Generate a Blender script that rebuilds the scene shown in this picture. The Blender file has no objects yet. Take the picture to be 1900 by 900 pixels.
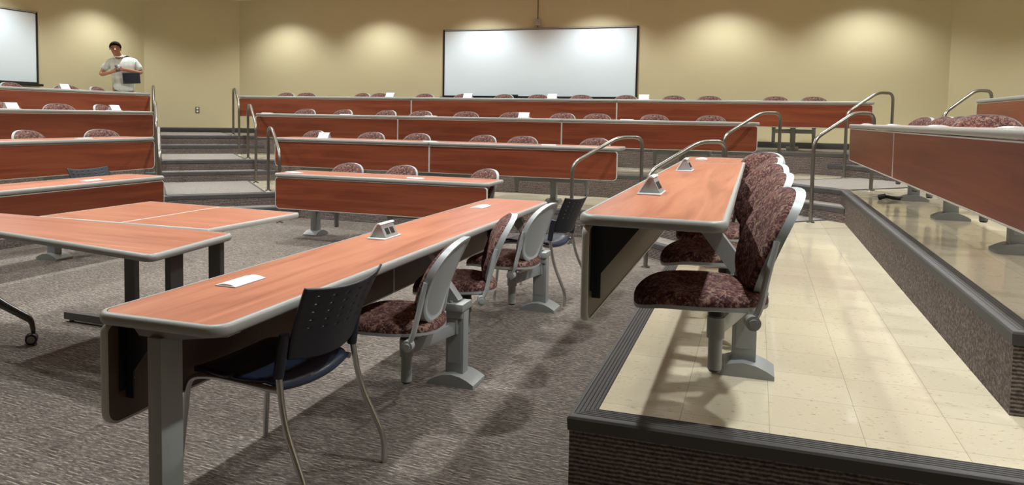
import bpy, bmesh, math, random
from mathutils import Vector, Matrix
random.seed(7)
PI = math.pi
SC = bpy.context.scene
COL = SC.collection

# ------------------------------------------------------------------ camera
CAM_H = 1.388
FPX, YAW, PIT, ROL, CX, CY = 1365.885, -0.317, -0.0600, 0.018, 954.788, 299.368
cy_, sy_ = math.cos(YAW), math.sin(YAW)
fw = Vector((sy_*math.cos(PIT), cy_*math.cos(PIT), math.sin(PIT)))
rt = Vector((cy_, -sy_, 0)); up = rt.cross(fw)
c_, s_ = math.cos(ROL), math.sin(ROL)
rt2 = c_*rt + s_*up; up2 = -s_*rt + c_*up
cam_data = bpy.data.cameras.new('camera'); cam = bpy.data.objects.new('camera', cam_data); COL.objects.link(cam)
M = Matrix.Identity(4)
for i in range(3):
    M[i][0] = rt2[i]; M[i][1] = up2[i]; M[i][2] = -fw[i]
M[2][3] = CAM_H
cam.matrix_world = M
cam_data.sensor_fit = 'HORIZONTAL'; cam_data.sensor_width = 36
cam_data.lens = FPX*36/1900
cam_data.shift_x = (950-CX)/1900
cam_data.shift_y = (CY-450)/1900
cam_data.clip_start = 0.05
SC.camera = cam

# ------------------------------------------------------------------ world, exposure
SC.view_settings.view_transform = 'Standard'
SC.view_settings.look = 'None'
SC.view_settings.gamma = 1
SC.view_settings.use_curve_mapping = False
SC.view_settings.exposure = 0.06
w = bpy.data.worlds.new('world'); SC.world = w; w.use_nodes = True
w.node_tree.nodes['Background'].inputs[0].default_value = (0.02, 0.02, 0.02, 1)

UC = -3.8                 # symmetry axis of the room (x = UC)
T = 0.318                 # height of one seating tier
WALL_U, WALL_Y, CEIL = 7.87, 13.0, 3.72
LIGHT_COL = (0.96, 1.0, 0.985)
# recessed downlights: (u, y, watts); the outer ring sits close to the walls and scallops them
DOWN = []
for u in (-5.37, -3.22, -1.08, 1.08, 3.22, 5.37): DOWN.append((u, 12.2, 146))
for y in (10.6, 8.45, 6.3, 4.15, 2.0):
    for s in (-1, 1): DOWN.append((s*7.07, y, 146))
for y in (9.9, 7.3, 4.9, 2.75):
    for u in (-4.6, -1.55, 1.55, 4.6): DOWN.append((u, y, 275))

# ------------------------------------------------------------------ helpers
def mk(name, bm, mat, parent=None, smooth=True, angle=40):
    me = bpy.data.meshes.new(name); bmesh.ops.recalc_face_normals(bm, faces=bm.faces)
    bm.to_mesh(me); bm.free()
    if mat: me.materials.append(mat)
    o = bpy.data.objects.new(name, me); COL.objects.link(o)
    if smooth:
        for p in me.polygons: p.use_smooth = True
        try: me.set_sharp_from_angle(angle=math.radians(angle))
        except Exception: pass
    if parent: o.parent = parent
    return o

def thing(name, label, cat, loc=(0,0,0), rz=0, group=None):
    o = bpy.data.objects.new(name, None); COL.objects.link(o)
    o.location = loc; o.rotation_euler = (0, 0, rz); o.empty_display_size = .1
    o['label'] = label; o['category'] = cat
    if group: o['group'] = group
    return o

def tag(o, label, cat, group=None):
    o['label'] = label; o['category'] = cat
    if group: o['group'] = group
    return o

def struct(o): o['kind'] = 'structure'; return o

def dup(root, label, group=None, loc=None, rz=None):
    r = root.copy(); COL.objects.link(r); r['label'] = label
    if group: r['group'] = group
    if loc is not None: r.location = loc
    if rz is not None: r.rotation_euler = (0, 0, rz)
    def rec(src, dst):
        for ch in src.children:
            c = ch.copy(); COL.objects.link(c); c.parent = dst; rec(ch, c)
    rec(root, r)
    return r

def box(bm, x0, x1, y0, y1, z0, z1, bev=0, seg=2):
    vs = [bm.verts.new((x, y, z)) for z in (z0, z1) for y in (y0, y1) for x in (x0, x1)]
    fs = [(0,1,3,2), (4,6,7,5), (0,4,5,1), (2,3,7,6), (0,2,6,4), (1,5,7,3)]
    F = [bm.faces.new([vs[i] for i in f]) for f in fs]
    if bev:
        es = list({e for f in F for e in f.edges})
        bmesh.ops.bevel(bm, geom=es, offset=bev, segments=seg, affect='EDGES', profile=.6)
    return bm

def prism(bm, pts, axis, a, b):
    """extrude a 2D polygon; axis x: pts=(y,z), y: pts=(x,z), z: pts=(x,y)"""
    def P(p, t):
        return {'x': (t, p[0], p[1]), 'y': (p[0], t, p[1]), 'z': (p[0], p[1], t)}[axis]
    A = [bm.verts.new(P(p, a)) for p in pts]; B = [bm.verts.new(P(p, b)) for p in pts]
    n = len(pts)
    bm.faces.new(A); bm.faces.new(B[::-1])
    for i in range(n): bm.faces.new((A[i], B[i], B[(i+1) % n], A[(i+1) % n]))
    return bm

def cyl(bm, p0, p1, r, n=16, r2=None):
    p0 = Vector(p0); p1 = Vector(p1); r2 = r if r2 is None else r2
    d = (p1-p0).normalized(); a = Vector((0,0,1)) if abs(d.z) < .9 else Vector((1,0,0))
    u = d.cross(a).normalized(); v = d.cross(u)
    A = []; B = []
    for i in range(n):
        q = u*math.cos(2*PI*i/n) + v*math.sin(2*PI*i/n)
        A.append(bm.verts.new(p0+q*r)); B.append(bm.verts.new(p1+q*r2))
    bm.faces.new(A[::-1]); bm.faces.new(B)
    for i in range(n): bm.faces.new((A[i], A[(i+1) % n], B[(i+1) % n], B[i]))
    return bm

def fillet(pts, r, seg=5):
    pts = [Vector(p) for p in pts]; out = [pts[0]]
    for i in range(1, len(pts)-1):
        a, b, c = pts[i-1], pts[i], pts[i+1]
        d1 = a-b; d2 = c-b; rr_ = min(r, d1.length*.45, d2.length*.45)
        p = b+d1.normalized()*rr_; q = b+d2.normalized()*rr_
        for k in range(seg+1):
            t = k/seg; out.append((1-t)**2*p + 2*t*(1-t)*b + t*t*q)
    out.append(pts[-1]); return out

def tube(bm, pts, r, n=10, flat=1.0, rs=None):
    pts = [Vector(p) for p in pts]; rings = []
    d = (pts[1]-pts[0]).normalized(); a = Vector((0,0,1)) if abs(d.z) < .9 else Vector((0,1,0))
    u = d.cross(a).normalized()
    for i, p in enumerate(pts):
        if i == 0: d = (pts[1]-pts[0])
        elif i == len(pts)-1: d = pts[-1]-pts[-2]
        else: d = (pts[i+1]-pts[i]).normalized() + (pts[i]-pts[i-1]).normalized()
        d.normalize(); u = (u - d*u.dot(d)).normalized(); v = d.cross(u)
        R = r if rs is None else rs[i]
        rings.append([bm.verts.new(p + u*math.cos(2*PI*k/n)*R + v*math.sin(2*PI*k/n)*R*flat) for k in range(n)])
    for A, B in zip(rings, rings[1:]):
        for k in range(n): bm.faces.new((A[k], A[(k+1) % n], B[(k+1) % n], B[k]))
    bm.faces.new(rings[0][::-1]); bm.faces.new(rings[-1])
    return bm

def outline(x0, x1, y0, y1, rad, seg=6):
    """rounded rectangle, rad = radii for corners (x0y0, x1y0, x1y1, x0y1)"""
    cs = [(x0, y0, 1, 1, PI), (x1, y0, -1, 1, 1.5*PI), (x1, y1, -1, -1, 0), (x0, y1, 1, -1, .5*PI)]
    out = []
    for (x, y, sx, sy, a0), r in zip(cs, rad):
        if r <= .004: out.append((x, y)); continue
        cx, cy = x+sx*r, y+sy*r
        for k in range(seg+1):
            a = a0 + k/seg*PI/2
            out.append((cx+r*math.cos(a), cy+r*math.sin(a)))
    return out

def sweep2d(bm, path, profile, closed=False, mp=None):
    """profile (offset to the right of travel, height) along a flat path with mitred corners"""
    n = len(path); rings = []
    mp = mp or (lambda x, y, z: (x, y, z))
    P = [Vector(p) for p in path]
    for i in range(n):
        if closed: a, b, c = P[i-1], P[i], P[(i+1) % n]
        else: a = P[i-1] if i else None; b = P[i]; c = P[i+1] if i < n-1 else None
        d1 = (b-a).normalized() if a is not None else None
        d2 = (c-b).normalized() if c is not None else None
        if d1 is None: d1 = d2
        if d2 is None: d2 = d1
        n1 = Vector((d1.y, -d1.x)); n2 = Vector((d2.y, -d2.x)); m = (n1+n2)
        m = m.normalized() / max(.3, m.normalized().dot(n1))
        rings.append([bm.verts.new(mp(b.x+m.x*o, b.y+m.y*o, z)) for o, z in profile])
    k = len(profile)
    rng = range(n) if closed else range(n-1)
    for i in rng:
        A, B = rings[i], rings[(i+1) % n]
        for j in range(k-1): bm.faces.new((A[j], A[j+1], B[j+1], B[j]))
        bm.faces.new((A[k-1], A[0], B[0], B[k-1]))
    if not closed:
        bm.faces.new(rings[0][::-1]); bm.faces.new(rings[-1])
    return bm

# ------------------------------------------------------------------ materials
def mat(name, col=(.5,.5,.5), rough=.5, metal=0, spec=.5, coat=0):
    m = bpy.data.materials.new(name); m.use_nodes = True
    b = m.node_tree.nodes['Principled BSDF']
    b.inputs['Base Color'].default_value = (*col, 1); b.inputs['Roughness'].default_value = rough
    b.inputs['Metallic'].default_value = metal; b.inputs['Specular IOR Level'].default_value = spec
    b.inputs['Coat Weight'].default_value = coat
    return m
class NT:
    def __init__(s, m): s.t = m.node_tree; s.b = s.t.nodes['Principled BSDF']
    def n(s, typ, **kw):
        x = s.t.nodes.new(typ)
        for k, v in kw.items():
            if k in x.inputs.keys(): x.inputs[k].default_value = v
            else: setattr(x, k, v)
        return x
    def l(s, a, b): s.t.links.new(a, b)
    def coord(s, which='Object', scale=(1,1,1), rot=(0,0,0)):
        c = s.n('ShaderNodeTexCoord'); mp = s.n('ShaderNodeMapping')
        mp.inputs['Scale'].default_value = scale; mp.inputs['Rotation'].default_value = rot
        s.l(c.outputs[which], mp.inputs['Vector']); return mp.outputs[0]
    def noise(s, v, scale, detail=3, rough=.5, dist=0):
        x = s.n('ShaderNodeTexNoise'); s.l(v, x.inputs['Vector'])
        x.inputs['Scale'].default_value = scale; x.inputs['Detail'].default_value = detail
        x.inputs['Roughness'].default_value = rough; x.inputs['Distortion'].default_value = dist
        return x.outputs['Fac']
    def ramp(s, f, stops, interp='LINEAR'):
        r = s.n('ShaderNodeValToRGB'); s.l(f, r.inputs[0]); cr = r.color_ramp; cr.interpolation = interp
        while len(cr.elements) < len(stops): cr.elements.new(.5)
        for e, (p, c) in zip(cr.elements, stops):
            e.position = p; e.color = (*c, 1) if len(c) == 3 else c
        return r.outputs[0]
    def mix(s, f, a, b, mode='MIX'):
        x = s.n('ShaderNodeMix', data_type='RGBA', blend_type=mode)
        for i, v in ((0, f), (6, a), (7, b)):
            if hasattr(v, 'type') and hasattr(v, 'links'): s.l(v, x.inputs[i])
            else: x.inputs[i].default_value = v if i == 0 else (*v, 1)
        return x.outputs[2]
    def math(s, op, a, b=None):
        x = s.n('ShaderNodeMath', operation=op)
        for i, v in ((0, a), (1, b)):
            if v is None: continue
            if hasattr(v, 'links'): s.l(v, x.inputs[i])
            else: x.inputs[i].default_value = v
        return x.outputs[0]
    def bump(s, h, strength=.3, dist=.002):
        x = s.n('ShaderNodeBump'); x.inputs['Strength'].default_value = strength; x.inputs['Distance'].default_value = dist
        s.l(h, x.inputs['Height']); s.l(x.outputs[0], s.b.inputs['Normal'])

def wood_mat(name, dark, mid, light, rough, axis_scale=(.55, 7, 7)):
    m = mat(name, mid, rough, coat=.0); g = NT(m)
    v = g.coord('Object', axis_scale)
    f1 = g.noise(v, 1.3, 4, .6, .8); v2 = g.coord('Object', (1.5, 60, 60)); f2 = g.noise(v2, 1.5, 3, .6)
    c = g.ramp(f1, [(.36, dark), (.5, mid), (.66, light)])
    c2 = g.mix(.22, c, g.ramp(f2, [(.35, dark), (.65, light)]))
    g.l(c2, g.b.inputs['Base Color'])
    return m
M_WOOD = wood_mat('cherry_laminate_lit', (.33,.105,.058), (.43,.150,.088), (.52,.205,.120), .30)  # same laminate as the panels; sheen and stronger light mixed into its colour
M_WOOD_SHADED = wood_mat('cherry_laminate_shaded', (.130,.026,.0105), (.190,.043,.0175), (.255,.068,.028), .36, (.5, 5, 9))  # worktop laminate again, colour darkened for the weaker light on the panels
M_GREY = mat('silver_edge_plastic', (.31,.31,.295), .42)
M_EDGE = mat('light_edge_plastic', (.50,.49,.46), .45)
M_METAL = mat('silver_powder_coat', (.30,.315,.315), .40, .1)
M_SHELL = mat('grey_chair_plastic', (.36,.39,.40), .42)
M_FRAME = mat('grey_chair_frame', (.40,.415,.42), .40, .1)
M_BLACK = mat('black_plastic', (.012,.013,.016), .38)
M_CHBLK = mat('black_chair_plastic', (.012,.014,.022), .42)
M_CHBLUE = mat('blue_black_seat_plastic', (.018,.028,.055), .30)
M_CHROME = mat('chrome_tube', (.56,.56,.56), .28, 1)
M_RAIL = mat('satin_steel_rail', (.25,.24,.215), .30, .9)
M_NOSE = mat('dark_rubber_nosing', (.072,.068,.067), .6, spec=.3)
M_BASE = mat('black_rubber_baseboard', (.028,.026,.025), .4)
M_WHITEB = mat('whiteboard_surface', (.74,.855,.94), .2)
M_BFRAME = mat('black_board_frame', (.02,.018,.018), .35, .3)
M_COVER = mat('light_power_cover', (.70,.76,.78), .35)
M_SKIN = mat('skin', (.42,.20,.13), .5)
M_HAIR = mat('black_hair', (.012,.010,.010), .9, spec=.1)
M_TROUS = mat('olive_trousers', (.09,.085,.05), .8)
M_NAVY = mat('navy_folder', (.012,.022,.04), .5)
M_BOLT = mat('bright_bolt', (.6,.6,.6), .3, .8)
M_LEGD = mat('dark_grey_leg', (.085,.085,.085), .35, .4)
M_LAMP = mat('lamp_lens', (.9,.9,.9), .5)
_b = M_LAMP.node_tree.nodes['Principled BSDF']; _b.inputs['Emission Color'].default_value = (*LIGHT_COL, 1); _b.inputs['Emission Strength'].default_value = 6

M_WALL = mat('tan_wall_paint', (.535,.475,.305), .6, spec=.3); g = NT(M_WALL)
g.bump(g.noise(g.coord('Object', (1,1,1)), 220, 2), .08, .001)
M_CEIL = mat('ceiling_white', (.72,.69,.60), .9)

def carpet_mat():
    m = mat('mottled_loop_carpet', (.2,.18,.16), .95, spec=.1); g = NT(m)
    big = g.noise(g.coord('Object', (.9,1.6,1), (0,0,.3)), 3.0, 3)
    v = g.coord('Object', (9, 60, 1), (0, 0, -.22)); st = g.noise(v, 1.0, 3, .6)
    v2 = g.coord('Object', (34, 130, 1), (0, 0, -.22)); st2 = g.noise(v2, 1.0, 2, .6)
    fine = g.noise(g.coord('Object', (1,1,1)), 260, 2)
    c1 = g.ramp(st, [(.34, (.050,.042,.038)), (.47, (.115,.103,.092)), (.57, (.195,.180,.158)), (.66, (.36,.33,.285))])
    c2 = g.ramp(st2, [(.40, (.052,.044,.041)), (.52, (.140,.124,.112)), (.63, (.46,.41,.35))])
    c = g.mix(g.ramp(big, [(.4, (.40,)*3), (.6, (.62,)*3)]), c1, c2)
    c = g.mix(.30, c, g.ramp(fine, [(.35, (.05,.043,.04)), (.65, (.24,.215,.195))]))
    vv = g.coord('Object', (1,1,1), (0, 0, .10)); sx = g.n('ShaderNodeSeparateXYZ'); g.l(vv, sx.inputs[0])
    wob = g.noise(g.coord('Object', (22,6,1)), 1.0, 2)
    wv = g.math('SINE', g.math('ADD', g.math('MULTIPLY', sx.outputs[1], 2*PI/.021), g.math('MULTIPLY', wob, 2.5)))
    mk_ = g.noise(g.coord('Object', (17, 21, 1), (0,0,.10)), 1.0, 1, .4)
    f = g.math('MULTIPLY', g.ramp(wv, [(.55, (0,)*3), (.85, (1,)*3)]), g.ramp(mk_, [(.55, (0,)*3), (.62, (.62,)*3)]))
    c = g.mix(f, c, (.47,.415,.36))
    f2 = g.math('MULTIPLY', g.ramp(wv, [(.15, (1,)*3), (.4, (0,)*3)]), g.ramp(mk_, [(.52, (0,)*3), (.62, (.45,)*3)]))
    c = g.mix(f2, c, (.05,.041,.039))
    c = g.mix(1.0, c, (1.0,.955,.935), 'MULTIPLY')
    g.l(c, g.b.inputs['Base Color']); g.bump(g.math('ADD', st2, fine), .6, .004)
    return m
M_CARPET = carpet_mat()
def tread_mat():
    m = mat('grey_aisle_carpet', (.3,.28,.26), .95, spec=.1); g = NT(m)
    fine = g.noise(g.coord('Object', (1,1,1)), 190, 3)
    g.l(g.ramp(fine, [(.33, (.11,.098,.090)), (.66, (.345,.315,.28))]), g.b.inputs['Base Color']); g.bump(fine, .5, .004)
    return m
M_TREAD = tread_mat()
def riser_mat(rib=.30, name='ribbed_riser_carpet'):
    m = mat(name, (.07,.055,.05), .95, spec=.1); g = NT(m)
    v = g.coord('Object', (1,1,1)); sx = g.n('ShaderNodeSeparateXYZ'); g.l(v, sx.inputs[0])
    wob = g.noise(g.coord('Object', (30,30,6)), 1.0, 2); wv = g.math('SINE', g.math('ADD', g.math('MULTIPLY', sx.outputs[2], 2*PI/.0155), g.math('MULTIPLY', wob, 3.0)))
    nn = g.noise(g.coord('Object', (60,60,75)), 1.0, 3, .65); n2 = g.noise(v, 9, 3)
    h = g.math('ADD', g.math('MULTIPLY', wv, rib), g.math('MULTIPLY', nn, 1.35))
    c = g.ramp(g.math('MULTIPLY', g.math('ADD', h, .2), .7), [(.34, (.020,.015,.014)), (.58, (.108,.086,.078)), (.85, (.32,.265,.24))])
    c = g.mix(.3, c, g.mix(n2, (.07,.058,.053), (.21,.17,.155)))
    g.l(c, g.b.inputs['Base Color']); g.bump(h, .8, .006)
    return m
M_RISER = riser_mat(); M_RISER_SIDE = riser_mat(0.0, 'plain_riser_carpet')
def tile_mat():
    m = mat('cream_vinyl_tile', (.62,.55,.40), .13, spec=.5); g = NT(m)
    v = g.coord('Object', (1,1,1)); mp = g.n('ShaderNodeMapping'); g.l(v, mp.inputs[0])
    mp.inputs['Location'].default_value = (.226, .045, 0)
    br = g.n('ShaderNodeTexBrick', offset=0.0, squash=1.0); g.l(mp.outputs[0], br.inputs['Vector'])
    br.inputs['Scale'].default_value = 1; br.inputs['Brick Width'].default_value = .305; br.inputs['Row Height'].default_value = .305
    br.inputs['Mortar Size'].default_value = .0012; br.inputs['Mortar Smooth'].default_value = .3
    br.inputs['Color1'].default_value = (.635,.57,.43,1); br.inputs['Color2'].default_value = (.58,.515,.385,1)
    br.inputs['Mortar'].default_value = (.33,.28,.19,1)
    sp = g.noise(g.coord('Object', (38,85,1), (0,0,.25)), 1.0, 2, .6); cl = g.noise(v, 3, 2)
    c = g.mix(g.ramp(sp, [(.30, (.85,)*3), (.36, (0,)*3)]), br.outputs['Color'], (.40,.31,.20))
    c = g.mix(g.ramp(sp, [(.68, (0,)*3), (.74, (.6,)*3)]), c, (.78,.74,.62))
    c = g.mix(g.math('MULTIPLY', cl, .15), c, (.50,.42,.29))
    g.l(c, g.b.inputs['Base Color'])
    g.l(g.ramp(g.noise(v, 5, 3), [(.3, (.06,)*3), (.7, (.14,)*3)]), g.b.inputs['Roughness'])
    g.bump(g.noise(v, 2.2, 2), .12, .02)
    return m
M_TILE = tile_mat()
def fabric_mat():
    m = mat('burgundy_swirl_fabric', (.12,.05,.05), .85, spec=.2); g = NT(m)
    v = g.coord('Object', (1,1,1))
    a = g.noise(v, 17, 3, .6, 2.4); b_ = g.noise(v, 48, 3, .6, 1.6)
    c = g.ramp(a, [(.36, (.038,.013,.015)), (.50, (.085,.030,.031)), (.58, (.135,.058,.050)), (.68, (.26,.150,.108))])
    c = g.mix(g.ramp(b_, [(.5, (0,)*3), (.64, (.7,)*3)]), c, (.33,.23,.175))
    c = g.mix(g.ramp(b_, [(.34, (.7,)*3), (.46, (0,)*3)]), c, (.035,.012,.015))
    g.l(c, g.b.inputs['Base Color']); g.bump(b_, .3, .003)
    return m
M_FAB = fabric_mat()
def shirt_mat():
    m = mat('pale_check_shirt', (.66,.74,.74), .8); g = NT(m)
    v = g.coord('Object', (1,1,1)); sx = g.n('ShaderNodeSeparateXYZ'); g.l(v, sx.inputs[0])
    a = g.math('SINE', g.math('MULTIPLY', sx.outputs[0], 2*PI/.075)); b_ = g.math('SINE', g.math('MULTIPLY', sx.outputs[2], 2*PI/.075))
    f = g.math('MAXIMUM', a, b_)
    g.l(g.ramp(f, [(.6, (.70,.76,.75)), (1.0, (.60,.68,.67))]), g.b.inputs['Base Color'])
    return m
M_SHIRT = shirt_mat()

# ------------------------------------------------------------------ room shell
def W(u, y, z=0): return (UC+u, y, z)
YF = -4.0
walls = [('wall_back', (-6.6,13), (6.6,13)), ('wall_back_right', (6.6,13), (7.87,11.73)), ('wall_right', (7.87,11.73), (7.87,YF)),
         ('wall_front', (7.87,YF), (-7.87,YF)), ('wall_left', (-7.87,YF), (-7.87,11.73)), ('wall_back_left', (-7.87,11.73), (-6.6,13))]
for name, a, b in walls:
    bm = bmesh.new()
    va = Vector(a); vb = Vector(b); d = (vb-va).normalized(); nrm = Vector((-d.y, d.x))*.12   # outwards, walking clockwise
    q = [va, vb, vb+nrm, va+nrm]
    prism(bm, [(UC+p.x, p.y) for p in q], 'z', 0, CEIL)
    struct(mk(name, bm, M_WALL, smooth=False))
bm = bmesh.new(); ring = [(-8.1,YF-.2), (8.1,YF-.2), (8.1,12), (6.8,13.2), (-6.8,13.2), (-8.1,12)]
prism(bm, [(UC+u, y) for u, y in ring], 'z', CEIL, CEIL+.1); struct(mk('ceiling', bm, M_CEIL, smooth=False))
bm = bmesh.new(); prism(bm, [(UC+u, y) for u, y in ring], 'z', -.1, 0); struct(mk('floor', bm, M_CARPET, smooth=False))
# black base strip where the top tier meets the walls
bi = 0
for nm, a, b in [('baseboard_back', (-6.6,13), (6.6,13)), ('baseboard_back_right', (6.6,13), (7.87,11.73)), ('baseboard_right', (7.87,11.73), (7.87,3.7)),
                 ('baseboard_left', (-7.87,3.7), (-7.87,11.73)), ('baseboard_back_left', (-7.87,11.73), (-6.6,13))]:
    bm = bmesh.new(); va = Vector(a); vb = Vector(b); d = (vb-va).normalized(); n_ = Vector((d.y, -d.x))
    sweep2d(bm, [(UC+a[0], a[1]), (UC+b[0], b[1])], [(0, 3*T), (.010, 3*T), (.010, 3*T+.085), (.004, 3*T+.1), (0, 3*T+.1)])
    struct(mk(nm, bm, M_BASE))

TU = [3.195, 4.725, 6.255]; TY = [8.33, 9.87, 11.40]; TD = [10.65, 13.70, 16.60]; TF = [2.535, 3.11, 3.7]
def nosing_profile(z, wd=.085):
    p = [(.0, z-.052), (-.006, z-.052), (-.006, z-.046), (-.008, z-.010), (-.004, z-.002), (.004, z+.003)]
    x = .012
    while x < wd-.012:
        p += [(x, z+.004), (x+.002, z+.0015), (x+.006, z+.0015), (x+.008, z+.004)]; x += .015
    p += [(wd, z+.003), (wd+.003, z+.0005), (wd+.003, z-.01), (.0, z-.01)]
    return [(o, zz) for o, zz in p]
def struct_nose(bm, path, z):
    # offset to the right of travel points into the tier
    sweep2d(bm, path, nosing_profile(z))
for k in range(3):
    z = (k+1)*T; u, Y, D, F = TU[k], TY[k], TD[k], TF[k]
    inner = [(-u, F), (-u, D-u), (-(D-Y), Y), (D-Y, Y), (u, D-u), (u, F)]
    outer = [(-WALL_U, F), (-WALL_U, 11.73), (-6.6, 13), (6.6, 13), (WALL_U, 11.73), (WALL_U, F)]
    bm = bmesh.new()
    I = [bm.verts.new(W(*p, z)) for p in inner]; O = [bm.verts.new(W(*p, z)) for p in outer]
    for i in range(5): bm.faces.new((I[i], I[i+1], O[i+1], O[i]))
    struct(mk('tier_floor', bm, M_TILE, smooth=False))
    bm = bmesh.new(); path = [(-WALL_U, F)] + inner + [(WALL_U, F)]
    A = [bm.verts.new(W(*p, z-T)) for p in path]; B = [bm.verts.new(W(*p, z)) for p in path]
    for i in range(len(path)-1): bm.faces.new((A[i], A[i+1], B[i+1], B[i]))
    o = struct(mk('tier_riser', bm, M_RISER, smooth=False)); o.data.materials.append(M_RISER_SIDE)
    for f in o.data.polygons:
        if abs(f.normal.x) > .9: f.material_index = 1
    bm = bmesh.new()
    pp = [(UC+a, b) for a, b in path][::-1]
    struct_nose(bm, pp, z)
    struct(mk('trim_%d' % (k+1), bm, M_NOSE, angle=25))
    for s in (-1, 1):
        # half-height step across the diagonal aisle
        Dm = D-.42; zs = z-T/2
        st = [(u, Dm-u), (Dm-Y, Y), (D-Y, Y), (u, D-u)]
        bm = bmesh.new(); prism(bm, [(UC+s*a, b) for a, b in st], 'z', z-T, zs)
        o = mk('aisle_step', bm, M_RISER, smooth=False)
        o.data.materials.append(M_TREAD)
        for p in o.data.polygons:
            if p.normal.z > .9: p.material_index = 1
        struct(o)
        q0, q1 = (UC+s*u, Dm-u), (UC+s*(Dm-Y), Y)
        bm = bmesh.new(); sweep2d(bm, [q0, q1] if s < 0 else [q1, q0], nosing_profile(zs, .055)) if False else None
        path2 = [q0, q1]
        # into the tier = direction (s,1)
        d = (Vector(q1)-Vector(q0)).normalized(); right = Vector((d.y, -d.x))
        if right.dot(Vector((s, 1))) < 0: path2 = [q1, q0]
        bm.free(); bm = bmesh.new(); sweep2d(bm, path2, nosing_profile(zs, .055))
        struct(mk('trim_%d' % (4+2*k+(s > 0)), bm, M_NOSE, angle=25))
        # aisle carpet on the tier, edged by a dark strip
        D1 = D+.12; D2 = (TD[k+1]-.42) if k < 2 else 19.58
        cs = (4.16, 5.86)
        uv = lambda DD, c: ((DD-c)/2, (DD+c)/2)
        q = [uv(D1, cs[0]), uv(D1, cs[1]), uv(D2, cs[1]), uv(D2, cs[0])]
        bm = bmesh.new(); prism(bm, [(UC+s*a, b) for a, b in q], 'z', z, z+.006)
        struct(mk('aisle_carpet', bm, M_TREAD, smooth=False))
        for c in cs:
            e = .018; q = [uv(D1, c-e), uv(D1, c+e), uv(D2, c+e), uv(D2, c-e)]
            bm = bmesh.new(); prism(bm, [(UC+s*a, b) for a, b in q], 'z', z, z+.009)
            struct(mk('trim_%d' % (10+4*k+2*(s > 0)+(c > 5)), bm, M_NOSE, smooth=False))

# ------------------------------------------------------------------ downlights
for i, (u, y, wt) in enumerate(DOWN):
    bm = bmesh.new(); cx, cy = UC+u, y; n = 24; R = [(.095, CEIL-.004), (.11, CEIL-.012), (.085, CEIL-.010), (.078, CEIL-.001)]
    rings = [[bm.verts.new((r*math.cos(2*PI*k/n), r*math.sin(2*PI*k/n), z-CEIL)) for k in range(n)] for r, z in R]
    for A, B in zip(rings, rings[1:]):
        for k in range(n): bm.faces.new((A[k], A[(k+1) % n], B[(k+1) % n], B[k]))
    root = thing('downlight', 'recessed round downlight in the ceiling above the seating', 'ceiling light', (cx, cy, CEIL), 0, 'recessed ceiling downlights')
    mk('trim_ring', bm, M_COVER, root)
    bm = bmesh.new(); cyl(bm, (0,0,-.0005), (0,0,-.003), .078, 24); mk('lens', bm, M_LAMP, root)
    ld = bpy.data.lights.new('downlight_lamp', 'SPOT'); ld.energy = wt; ld.color = LIGHT_COL
    ld.spot_size = math.radians(126 if wt < 200 else 130); ld.spot_blend = .65 if wt < 200 else .55; ld.shadow_soft_size = .078
    lo = bpy.data.objects.new('downlight_lamp', ld); COL.objects.link(lo); lo.location = (0, 0, -.03); lo.parent = root

# ------------------------------------------------------------------ desks
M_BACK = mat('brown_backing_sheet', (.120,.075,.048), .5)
H = .74
def pedestal(parent, x, y):
    """floor mounted column under the desk's back edge; x along the desk, y behind the lip"""
    bm = bmesh.new(); box(bm, x-.036, x+.036, y-.05, y+.05, .05, .385, .006)
    box(bm, x+.036, x+.0385, y-.034, y+.034, .11, .33); box(bm, x-.0385, x-.036, y-.034, y+.034, .11, .33)
    col = mk('pedestal', bm, M_METAL, parent)
    bm = bmesh.new(); pts = [(y-.125, 0), (y-.125, .018), (y-.09, .038), (y-.05, .054), (y, .062), (y+.05, .054), (y+.09, .038), (y+.125, .018), (y+.125, 0)]
    prism(bm, [(p, z) for p, z in pts], 'x', x-.085, x+.085)
    b = mk('base', bm, M_METAL, col, angle=30)
    bm = bmesh.new(); box(bm, x-.065, x+.065, y-.055, y+.055, .385, .425, .006); box(bm, x-.05, x+.05, y-.045, y+.045, .345, .385, .004)
    for sx in (-.04, .04): cyl(bm, (x+sx, y-.02, .425), (x+sx, y-.02, .434), .009, 8)
    mk('head', bm, M_METAL, col)
    bm = bmesh.new(); a = Vector((y-.01, .415)); b_ = Vector((y-.235, .702)); d = (b_-a).normalized(); n_ = Vector((d.y, -d.x))*.034
    prism(bm, [tuple(a-n_), tuple(b_-n_+Vector((0,0))), tuple(b_+n_), tuple(a+n_)], 'x', x-.03, x+.03)
    box(bm, x-.05, x+.05, y-.30, y-.12, .694, .702)
    mk('strut', bm, M_METAL, col, smooth=False)

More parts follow.
